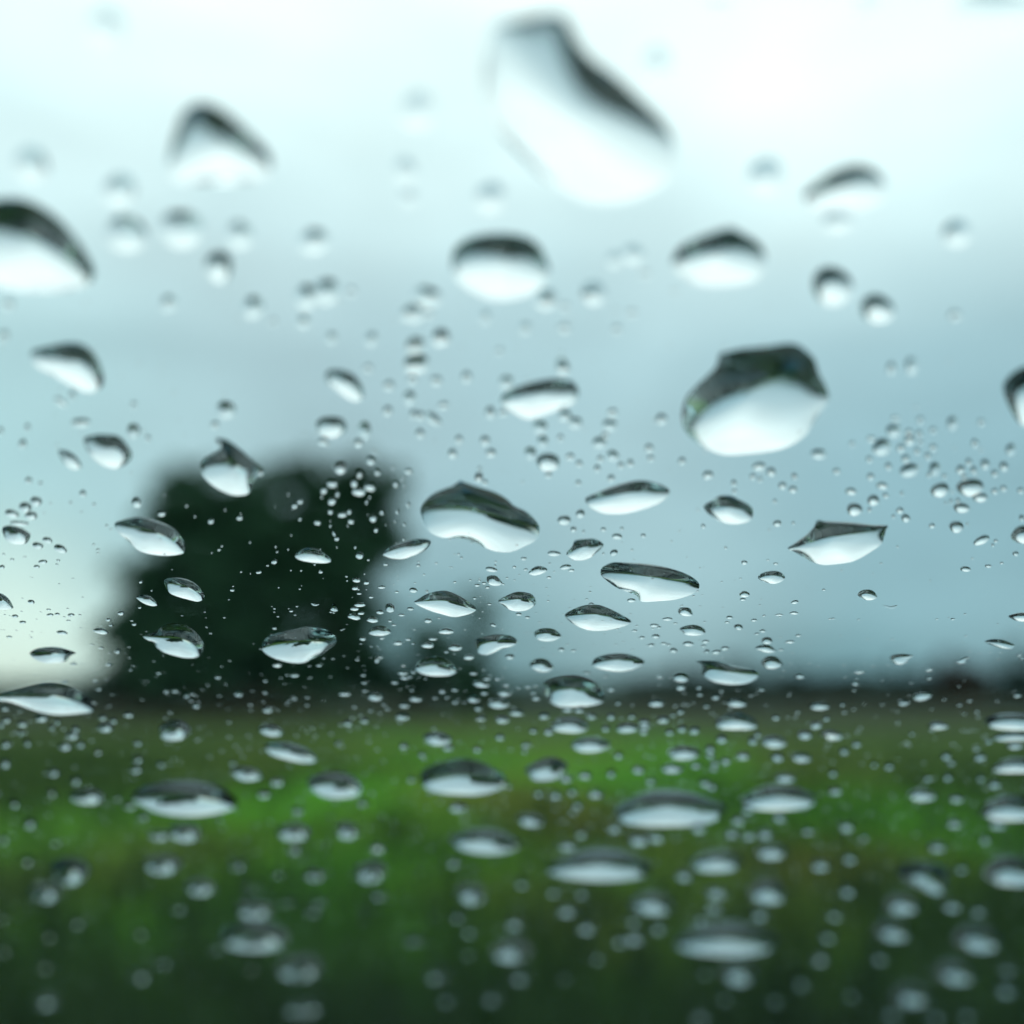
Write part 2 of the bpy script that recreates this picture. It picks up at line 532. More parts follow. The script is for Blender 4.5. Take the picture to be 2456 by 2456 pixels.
dv = [(-.68, .56, .93), (.76, .56, .93), (.76, .30, .96), (-.68, .30, .96), (-.68, .10, .92), (.76, .10, .92), (.76, .06, .35), (-.68, .06, .35), (-.68, .56, .35), (.76, .56, .35)]
df = [(0, 3, 2, 1), (3, 4, 5, 2), (4, 7, 6, 5), (0, 1, 9, 8), (0, 8, 7, 4, 3), (1, 2, 5, 6, 9), (8, 9, 6, 7)]
carpart(mesh_obj('dashboard', dv, df, black))
for sx in (-1, 1):
    x = .04 + sx * .70
    a = glass_point(x, .62, -.012); b = glass_point(x, -.36, -.012)
    pv, pf = [], []
    limb(pv, pf, a, b, .045, .045, 10)
    carpart(mesh_obj('pillar', pv, pf, black, smooth=True))
    carpart(box('door', (.04 + sx * .73, -.62, .62), (.09, 2.2, .62), black, .03))
rz = glass_point(0, -.33).z
carpart(box('roof', (.04, -1.22, rz + .03), (1.42, 1.9, .05), paint, .02))
carpart(box('roof_lining', (.04, -1.22, rz - .015), (1.38, 1.86, .03), lining, .01))
carpart(box('tailgate', (.04, -2.15, .9), (1.4, .06, 1.1), black, .02))
carpart(box('floor_pan', (.04, -.3, .32), (1.5, 3.9, .05), black, .02))
for sx in (-.33, .41):
    carpart(box('seat', (sx, -.75, .62), (.48, .52, .16), black, .06))
    carpart(box('seat_back', (sx, -1.02, .95), (.46, .14, .62), black, .06))
def wheel(x, y):
    n = 28; vs, fs = [], []
    prof_ = [(.10, .17), (.11, .27), (.09, .30), (-.09, .30), (-.11, .27), (-.10, .17)]
    for k in range(n):
        t = 2 * math.pi * k / n
        for (o_, r_) in prof_:
            vs.append((x + o_, y + r_ * math.cos(t), .30 + .12 - .12 + r_ * math.sin(t) + .12))
    m_ = len(prof_)
    for k in range(n):
        for q in range(m_):
            fs.append((k * m_ + q, k * m_ + (q + 1) % m_, ((k + 1) % n) * m_ + (q + 1) % m_, ((k + 1) % n) * m_ + q))
    return carpart(mesh_obj('wheel', vs, fs, black, smooth=True))
for x_ in (-.62, .70):
    for y_ in (1.15, -1.5):
        wheel(x_, y_)
# ------------------------------------------------------------------ the raindrops
# Outlines and sizes read off the photograph, tile by tile; each is carried onto the real glass by on_glass().
TILES = {'Z': (0, 0, 0.78664)}
for i_, x_ in enumerate((0, 500, 1000, 1500, 1956)):
    TILES['E%d' % i_] = (x_, 650, 3.864)
    TILES['F%d' % i_] = (x_, 1100, 3.864)
    TILES['G%d' % i_] = (x_, 1550, 3.864)
    TILES['H%d' % i_] = (x_, 1956, 3.864)
# tile | outline | short name used by its neighbours | label
OUTLINED = '''
Z|930,50 975,38 1050,25 1075,45 1090,80 1120,115 1150,135 1200,180 1250,230 1275,280 1265,330 1240,355 1190,378 1130,385 1080,370 1020,330 960,270 925,220 912,170 915,110|largest, slanting drop at the top|largest raindrop, blurred, slanting down to the right at the top of the glass
Z|345,215 370,195 400,198 430,215 470,250 505,285 512,310 500,335 450,345 400,345 340,343 318,325 322,280 333,245|helmet-shaped drop at upper left|blurred helmet-shaped raindrop with a dark cap at upper left
Z|-60,400 0,375 50,378 100,405 140,445 170,490 178,520 160,540 110,550 30,548 -40,520 -80,460|big drop cut by the left edge|big blurred raindrop with a brown smudge inside, cut by the left edge
Z|852,490 862,465 890,447 940,440 985,445 1015,462 1033,495 1035,520 1010,550 970,565 930,566 890,550 860,525|blurred dome drop at upper centre|blurred dome-shaped raindrop at upper centre, below the largest one
Z|1268,490 1285,465 1320,447 1375,430 1400,440 1430,458 1443,480 1440,510 1420,530 1370,540 1320,538 1285,520 1270,505|peaked drop at upper right|blurred raindrop with a slightly peaked dark arch, above the five-sided one
Z|1515,368 1540,345 1570,325 1610,312 1645,318 1668,340 1670,360 1650,385 1600,400 1555,402 1525,390|faint arched drop at upper right|faint blurred arched raindrop high on the right, in pale sky
Z|405,827 428,830 450,845 472,865 495,888 480,905 470,930 440,934 405,918 382,895 380,872 398,858 415,848 418,838|hooked drop on the treetop|raindrop with a dark hooked tip, in front of the top of the tree
Z|1893,735 1900,715 1925,695 1960,690 1980,720 1980,780 1950,800 1925,800 1905,770|dark drop cut by the right edge|very dark raindrop cut by the right edge of the glass, in blue sky
E0|295,740 420,705 640,665 780,690 870,770 930,880 960,1000 945,1070 890,1110 800,1120 650,1055 480,960 330,880 285,810|wing-shaped drop at left|wing-shaped raindrop sloping down to the right, in the sky at left
E0|775,1560 860,1520 980,1515 1090,1530 1170,1600 1225,1700 1190,1770 1110,1820 1040,1825 940,1790 850,1720 800,1640|pale grey drop left of the treetop|pale grey raindrop with a dark upper rim, left of the treetop
E0|540,1665 620,1670 690,1710 740,1770 755,1820 700,1838 640,1820 590,1770||small tilted raindrop just left of the pale grey one
E1|1085,950 1150,915 1240,920 1340,960 1400,1030 1435,1110 1425,1180 1370,1205 1290,1180 1190,1110 1110,1040|slanted bean-shaped drop|bean-shaped raindrop slanting down right, in the sky above the tree
E1|1000,1410 1060,1360 1150,1350 1240,1370 1280,1430 1265,1490 1190,1535 1110,1540 1030,1500||flat blurred raindrop below the bean-shaped one, above the tree
E2|790,1160 870,1100 1000,1050 1200,1005 1330,1000 1430,1020 1490,1085 1495,1160 1440,1230 1300,1290 1150,1345 1040,1370 960,1350 860,1290 785,1230|long drop tilted up to the right|long raindrop tilted up to the right, in mid sky left of the five-sided one
E2|1110,1740 1160,1700 1230,1690 1300,1715 1320,1760 1305,1820 1240,1850 1170,1845 1120,1800||small capped raindrop between the long tilted one and the notched wide one
E3|870,765 960,745 1100,715 1300,700 1500,670 1610,690 1700,760 1760,830 1790,940 1850,1050 1890,1170 1860,1230 1810,1300 1730,1430 1680,1510 1560,1600 1400,1660 1200,1690 950,1705 800,1670 660,1590 570,1500 530,1430 520,1330 560,1180 640,1080 760,970 850,870|big five-sided drop|big five-sided raindrop with a broad dark cap, right of centre
F0|1060,605 1120,575 1250,545 1340,555 1450,590 1600,650 1690,740 1720,830 1690,880 1540,900 1370,880 1270,840 1180,755 1090,680|leaf-shaped drop on the tree's left edge|leaf-shaped raindrop across the left edge of the tree
F0|1520,1130 1610,1105 1740,1130 1830,1180 1895,1260 1885,1300 1830,1325 1720,1300 1620,1270 1560,1230|ragged drop on the left of the tree|ragged white-bellied raindrop in front of the left half of the tree
F0|1265,1280 1340,1262 1400,1285 1445,1325 1460,1355 1420,1367 1350,1350 1290,1315||little almond-shaped raindrop beside the ragged one, in front of the tree
F0|1320,1620 1430,1580 1520,1505 1600,1490 1720,1520 1820,1600 1880,1700 1865,1800 1800,1845 1680,1840 1530,1795 1450,1740 1420,1690 1350,1660|eye-shaped drop low on the tree|eye-shaped raindrop with a pointed left corner, low in front of the tree
F0|270,1800 330,1750 440,1735 560,1745 640,1770 700,1790 650,1820 600,1880 520,1895 420,1895 330,1860|cap-shaped drop on the yellow glow|cap-shaped raindrop with a dark notch, on the yellow glow above the horizon
F0|855,1585 900,1562 950,1568 990,1590 1000,1615 960,1628 900,1615||small arched raindrop between the yellow glow and the tree
F0|20,650 70,620 150,630 240,670 285,710 250,780 190,795 110,785 50,740|dark-rimmed drop at the left edge|dark-rimmed raindrop with a peak of shade inside, near the left edge
F0|-60,1240 0,1250 60,1290 110,1350 120,1385 60,1400 -20,1390 -90,1330||blue-black raindrop cut by the left edge above the yellow glow
F1|800,900 850,850 930,825 1020,850 1090,890 1140,940 1090,968 960,962 850,940|lens-shaped drop in the tree|bright lens-shaped sliver of a raindrop in the middle of the tree
F1|490,1740 520,1650 600,1600 750,1560 900,1525 1050,1545 1150,1600 1180,1680 1110,1760 1060,1800 960,1850 880,1890 760,1890 620,1850 530,1800|bowl-shaped drop at the tree's foot|bowl-shaped raindrop with a green edge and thin glints above, at the tree's foot
F1|1615,885 1680,820 1800,780 1900,750 2000,745 2060,765 2045,810 1990,860 1900,900 1800,930 1700,925 1640,905|drop on the tree's right edge|raindrop tapering to the left across the right edge of the tree
F1|1485,1605 1530,1555 1600,1540 1660,1560 1690,1605 1640,1635 1570,1642 1510,1630||domed little raindrop on the lower right edge of the tree
F1|1640,1380 1650,1350 1690,1340 1725,1370 1720,1410 1680,1425 1650,1410||
F1|1465,1495 1490,1470 1530,1460 1570,1485 1572,1508 1530,1520 1490,1512||
F1|1290,1465 1310,1435 1350,1425 1395,1450 1410,1480 1370,1495 1320,1482||
F1|1360,890 1380,865 1430,870 1440,900 1410,930 1370,915||tiny ragged blob of water in front of the tree's right half
F1|580,955 605,935 625,925 640,955 620,975 590,972||
F1|950,1335 985,1345 1025,1345 1010,1360 970,1362||
F1|1130,1400 1145,1370 1160,1335 1180,1370 1198,1410 1160,1416||tiny triangular raindrop in the dark lower part of the tree
F2|30,480 60,410 130,340 230,290 340,250 390,205 430,215 560,260 720,310 830,370 900,440 1010,490 1090,560 1135,630 1130,700 1095,765 1020,800 930,845 850,868 750,862 650,835 560,785 450,745 330,735 220,728 120,680 60,590|notched wide drop right of the tree|wide sharp raindrop with a small peak and wavy lower edge, right of the tree
F2|1560,370 1620,340 1750,290 1900,240 2050,205 2200,220 2330,280 2335,330 2280,390 2150,450 1980,500 1850,515 1720,505 1620,460 1575,420|smooth drop with the turquoise glint|smooth raindrop tilted up right with a turquoise glint at its right end
F2|1385,875 1440,810 1465,760 1560,745 1650,745 1730,795 1690,850 1620,910 1540,940 1460,938 1400,905||small raindrop pointed at both ends, right of the wide peaked one
F2|1035,1055 1080,1010 1140,995 1205,1020 1190,1050 1110,1080 1060,1075||
F2|1705,1080 1715,1010 1820,960 1932,970 2100,985 2300,1010 2450,1050 2570,1110 2620,1180 2560,1250 2400,1305 2250,1320 2080,1325 2040,1270 1950,1235 1850,1195 1760,1130|long flat drop right of centre|long flat raindrop with a thick dark top band, just right of centre
F2|645,1110 670,1085 730,1085 770,1120 790,1160 730,1178 665,1160||
F2|0,1310 80,1260 180,1230 270,1225 370,1260 470,1320 550,1390 510,1430 430,1455 340,1468 240,1445 120,1410 30,1370 -30,1330|lemon-shaped drop above the shrub|lemon-shaped raindrop just above the thin shrub right of the tree
F2|755,1315 830,1270 920,1235 1000,1238 1070,1260 1100,1310 1095,1355 1030,1400 950,1415 870,1405 800,1360|plump drop right of the shrub|plump sharp raindrop right of the lemon-shaped one, in grey sky
F2|1370,1450 1440,1400 1550,1360 1680,1355 1800,1400 1900,1450 1985,1505 1940,1545 1840,1575 1720,1595 1600,1592 1500,1560 1420,1510|sharp pointed drop at centre|sharp raindrop pointed at both ends with a pale veil above, at centre
F2|545,1665 620,1635 750,1610 870,1625 925,1670 905,1720 800,1755 700,1800 640,1820 580,1805 555,1760|wedge-shaped drop|wedge-shaped raindrop with a thick dark roof, below the plump sharp one
F2|1085,1610 1130,1570 1200,1558 1280,1575 1335,1630 1320,1660 1250,1690 1170,1690 1110,1665|small round-roofed drop|small round-roofed raindrop right of the wedge-shaped one
F2|200,1595 260,1570 330,1585 340,1610 280,1625 215,1618||
F2|290,1750 340,1715 410,1730 420,1755 370,1780 310,1770||
F2|40,1725 110,1700 160,1725 130,1752 70,1750||
F3|725,440 800,390 880,345 980,345 1050,380 1130,420 1180,470 1170,560 1100,595 1000,607 900,590 810,545 750,490|bowl-bottomed drop below the five-sided one|raindrop with a humped dark top directly below the big five-sided one
F3|1500,828 1620,770 1700,700 1745,640 1775,570 1800,570 1870,590 2050,600 2250,620 2380,628 2440,610 2420,650 2410,680 2395,740 2370,795 2280,860 2180,920 2080,960 1930,980 1830,985 1740,960 1650,910 1560,860|boat-shaped drop with spiked corners|boat-shaped raindrop with spiked dark corners, at right
F3|1230,1110 1250,1070 1330,1045 1420,1045 1475,1085 1470,1120 1420,1150 1360,1160 1290,1140|dark-arched drop below the boat-shaped one|small raindrop with a clean dark arch, below left of the boat-shaped one
F3|490,1425 500,1385 550,1378 600,1390 622,1450 570,1460 520,1450||small square-roofed raindrop below the long flat one
F3|505,1570 560,1540 640,1530 710,1555 742,1595 715,1630 640,1640 560,1630 530,1600||small hat-shaped raindrop, lower of two below the long flat one
F3|1055,1255 1100,1225 1152,1250 1130,1280 1075,1280||
F3|1205,1750 1270,1715 1340,1725 1395,1780 1350,1798 1270,1785||
F4|390,1260 420,1225 480,1212 540,1230 570,1280 540,1305 480,1312 420,1290|lone round drop at right|lone sharp round raindrop in clear blue sky at right
F4|620,1352 660,1365 710,1370 758,1355 730,1390 680,1388||tiny smile-shaped wisp of water below the lone round raindrop
F4|1573,1690 1640,1665 1730,1668 1800,1695 1845,1725 1820,1762 1730,1755 1650,1730|slim drop above the right-hand trees|slim sharp raindrop above the dark trees at the right edge
F4|1810,730 1850,650 1932,620 2050,650 2080,720 2000,780 1880,780||domed raindrop cut by the right edge, level with the boat-shaped one
F4|1790,1455 1850,1440 1932,1430 2040,1445 2050,1490 1980,1510 1870,1505 1810,1480||flat spiky raindrop cut by the right edge in low blue sky
F4|695,1860 710,1815 790,1798 870,1805 910,1820 870,1850 820,1900 760,1905||greyish brow-shaped raindrop on the sky just above the right horizon
F4|1300,1880 1340,1850 1400,1825 1440,1830 1400,1860 1380,1895 1330,1897||tiny slanting raindrop over the right-hand horizon
G0|-100,440 0,400 120,370 250,335 380,305 500,305 640,340 740,400 830,470 870,530 845,600 740,620 580,635 420,620 260,570 100,510 -60,480|long drop on the left horizon|long diamond-shaped raindrop lying on the horizon at the left edge
G0|1470,720 1530,670 1610,650 1700,680 1755,750 1740,810 1680,860 1590,870 1510,850 1480,790|stubby drop below the tree|stubby raindrop on the grass just below the tree's left side
G0|1210,1380 1250,1290 1380,1220 1560,1200 1800,1220 2000,1260 2120,1330 2180,1400 2170,1480 2050,1530 1850,1570 1650,1570 1450,1530 1300,1450|wide drop on the grass at left|wide blurred raindrop with a dark upper lip, on the grass at left
G0|1560,1640 1680,1610 1820,1650 1850,1710 1800,1790 1700,1810 1600,1770 1550,1700||pale smeared raindrop right beneath the wide one on the left grass
G0|640,1360 720,1300 830,1295 920,1340 960,1400 900,1450 790,1460 680,1430||greenish blurred raindrop left of the wide one on the grass
G1|470,740 540,710 620,720 680,780 660,825 580,830 500,800||
G1|510,890 600,855 720,875 860,920 960,970 1000,1030 970,1075 860,1075 720,1040 580,990 530,940|slanting drop on bright grass|slanting cigar-shaped raindrop on bright grass below the tree
G1|200,1110 290,1090 400,1105 480,1170 480,1215 400,1245 300,1235 230,1180||
G1|910,1230 960,1170 1050,1130 1180,1120 1280,1150 1370,1210 1420,1290 1400,1360 1300,1400 1170,1410 1050,1385 950,1310|half-moon drop on bright grass|half-moon raindrop with a dark roof on bright grass left of centre
G1|620,1680 680,1630 780,1610 880,1640 930,1700 900,1770 800,1800 690,1780||blurred raindrop, left of a pair low on the olive grass
G1|1170,1650 1230,1595 1310,1600 1380,1660 1390,1720 1330,1780 1240,1780 1190,1720||blurred raindrop, right of a pair low on the olive grass
G2|-20,190 30,110 120,75 210,80 300,120 350,180 365,230 300,270 150,275 40,250|domed drop at the shrub's foot|domed raindrop with a pale halo at the foot of the shrubs
G2|1045,160 1080,115 1150,100 1220,125 1265,190 1220,235 1140,235 1070,200||small domed raindrop on the sky between shrubs and centre
G2|1175,310 1250,260 1380,235 1500,240 1620,280 1700,350 1730,440 1725,510 1620,545 1480,560 1330,560 1240,510 1190,420|thick-capped drop on the horizon|thick-capped raindrop on the horizon just right of centre
G2|1625,160 1660,95 1780,60 1932,55 2030,80 2105,125 2080,170 2000,215 1880,235 1750,220 1650,190|flat dome drop above the horizon|flat dome-shaped raindrop above the horizon right of centre
G2|1250,740 1290,670 1400,645 1520,660 1585,710 1570,770 1480,800 1370,795 1290,775||oval raindrop directly beneath the thick-capped one on the field's edge
G2|1430,890 1500,840 1640,830 1760,855 1795,890 1740,950 1640,980 1520,975 1450,930|shallow drop at mid field|shallow boat-like raindrop on green field right of centre
G2|60,810 130,785 240,790 310,830 310,880 240,910 150,915 90,870||
G2|20,1170 70,1090 200,1020 380,980 540,995 680,1060 780,1140 830,1220 800,1290 700,1340 550,1375 360,1370 180,1350 70,1290|big turquoise-rimmed drop on the field|big raindrop with a turquoise rim on the brightest green at centre
G2|1000,1110 1080,1060 1170,1005 1260,990 1350,1020 1400,1080 1360,1160 1290,1220 1180,1245 1080,1230 1030,1170|bun-shaped drop at mid field|bun-shaped raindrop right of the big turquoise-rimmed one
G2|310,1740 420,1690 580,1670 760,1690 890,1740 950,1800 900,1880 750,1920 560,1915 410,1870 340,1810|flat drop on olive grass|flat blurred raindrop on olive grass below the turquoise-rimmed one
G2|920,1560 1000,1530 1100,1540 1170,1590 1150,1650 1060,1670 970,1640||
G3|655,115 740,110 850,115 950,145 1000,175 1130,195 1200,200 1240,240 1220,290 1150,335 1050,355 930,350 820,325 740,280 710,220 712,150|flag-roofed drop on the right horizon|raindrop with a jagged flag-like dark roof over the right horizon
G3|1265,140 1310,85 1380,80 1430,110 1455,165 1400,205 1310,200||small domed raindrop right of the one with the jagged dark roof
G3|835,710 880,640 980,595 1080,590 1180,640 1225,710 1190,760 1050,770 900,762|trapezoid drop at the field's edge|trapezoid raindrop at the field's far edge below the jagged-roofed one
G3|400,980 430,925 530,905 640,920 700,960 660,1020 560,1050 450,1035||
G3|1255,880 1300,820 1390,805 1480,840 1495,890 1440,935 1340,935||
G3|-90,1500 -40,1410 100,1335 300,1305 550,1310 750,1355 900,1420 950,1480 880,1570 740,1640 500,1665 200,1665 20,1640 -60,1580|widest drop on the field|widest raindrop on the field, a bright bar under a dark arch, right of centre
G3|1090,1440 1150,1340 1300,1270 1450,1250 1620,1275 1740,1340 1780,1400 1720,1470 1580,1510 1350,1520 1170,1500|second wide drop on the field|wide raindrop with a pale drop riding its roof, on green at right
G4|1580,690 1620,630 1750,615 1932,610 2080,630 2100,720 2000,770 1800,775 1640,750|black-topped drop at the right edge|flat black-topped raindrop at the right edge, highest of a stack of four
G4|1650,840 1720,800 1932,790 2050,820 2040,860 1800,875 1700,870||thin flat raindrop at the right edge, just under the black-topped one
G4|1640,1130 1720,1060 1850,1020 2000,1030 2100,1100 2050,1160 1850,1170 1700,1165||bright flat raindrop at the right edge on green, lowest of the stack
G4|1530,1540 1600,1440 1750,1370 1932,1345 2080,1400 2120,1500 2040,1590 1850,1615 1680,1610 1580,1580|big drop low on the right edge|big bright raindrop on dark grass cut by the right edge
G4|45,800 100,765 180,770 255,815 220,860 120,860||
G4|1050,720 1140,690 1230,730 1200,760 1100,765||dull grey flat raindrop on the right horizon line
G4|860,1380 900,1330 1010,1315 1110,1345 1110,1400 1020,1430 920,1425|lone flat drop on the right field|lone flat blurred raindrop on empty dark green field at right
H0|450,400 560,345 700,370 800,440 780,560 700,630 580,630 480,560|dark-capped drop at lower left|blurred dark-capped raindrop with a green glint at lower left
H0|1320,400 1400,350 1520,335 1640,370 1650,450 1580,530 1450,535 1350,480||dim blurred raindrop below the wide one at lower left
H0|260,640 400,610 520,640 550,710 480,790 380,790 290,720||
H0|1700,600 1800,570 1960,600 1980,680 1900,730 1780,720||
H1|250,840 300,780 430,770 560,800 580,880 500,950 380,950 290,910||upper of two stacked green-lit raindrops at lower left
H1|110,1100 160,980 330,940 540,960 700,1030 730,1110 660,1210 480,1250 280,1240 160,1190|smile-shaped drop at lower left|big green-lit smile-shaped raindrop, brightest on the dark lower left
H1|620,1420 680,1290 820,1250 980,1290 1030,1370 990,1470 850,1520 720,1500||dim raindrop right below the green-lit smile-shaped one
H1|1350,480 1420,400 1560,380 1640,450 1600,570 1480,620 1400,580||
H2|1210,470 1280,400 1450,345 1750,310 2000,340 2180,400 2190,480 2080,560 1850,600 1600,600 1350,560 1240,520|long bright bar drop|long bright bar-shaped raindrop below the widest one on the field
H2|690,1250 740,1150 870,1110 1010,1140 1060,1220 1010,1320 880,1350 760,1330|dim oval drop at bottom centre|dim oval raindrop on dark green at bottom centre
H2|350,680 420,610 530,600 640,670 610,780 500,820 410,770||
H3|40,790 120,720 280,700 430,730 450,810 380,900 230,910 110,860||dim flat raindrop beneath the long bright bar-shaped one
H3|450,1140 560,1050 700,1000 950,970 1200,990 1380,1060 1420,1150 1330,1240 1100,1290 850,1290 620,1260 500,1210|long bar drop near the bottom|longest pale bar of a raindrop near the bottom, right of centre
H3|610,400 700,340 880,310 1050,340 1090,420 1000,500 820,520 660,490|short bright bar drop|short bright bar-shaped raindrop right of the long bright one
H3|1140,680 1220,590 1360,555 1480,590 1510,670 1450,790 1300,810 1180,760||raindrop that shows as a dark green arch at lower right
H3|1210,330 1260,260 1380,245 1500,280 1490,350 1400,400 1270,390||
H3|880,1400 1000,1330 1180,1340 1240,1420 1160,1530 1030,1560 920,1500||dim raindrop with a green core below the longest pale bar
H4|770,470 850,390 1000,370 1180,390 1270,460 1230,560 1200,680 1120,730 1000,660 880,600|dark-roofed folded drop at lower right|folded dark-roofed raindrop with a doubled glint at lower right
H4|1570,510 1650,400 1800,330 1960,340 2100,420 2130,540 2000,640 1800,645 1650,610|bright drop on the lower right edge|bright bulging raindrop on the right edge, low on dark grass
H4|650,800 710,740 850,720 970,770 950,860 850,905 720,890||upper of two green-lit raindrops at lower right
H4|550,1040 620,970 780,970 880,1030 870,1110 780,1155 650,1140||lower of two green-lit raindrops at lower right
H4|1290,1120 1350,1020 1500,970 1680,1010 1750,1110 1680,1220 1530,1260 1380,1210|teal-lit drop at lower right|teal-lit rounded raindrop low at the right
H4|1110,1430 1180,1350 1340,1330 1480,1370 1500,1460 1420,1540 1280,1550 1160,1500||dim green raindrop near the bottom right
H4|720,1640 800,1550 960,1530 1090,1590 1080,1680 980,1750 830,1750||dim grey-green raindrop at the very bottom right
'''
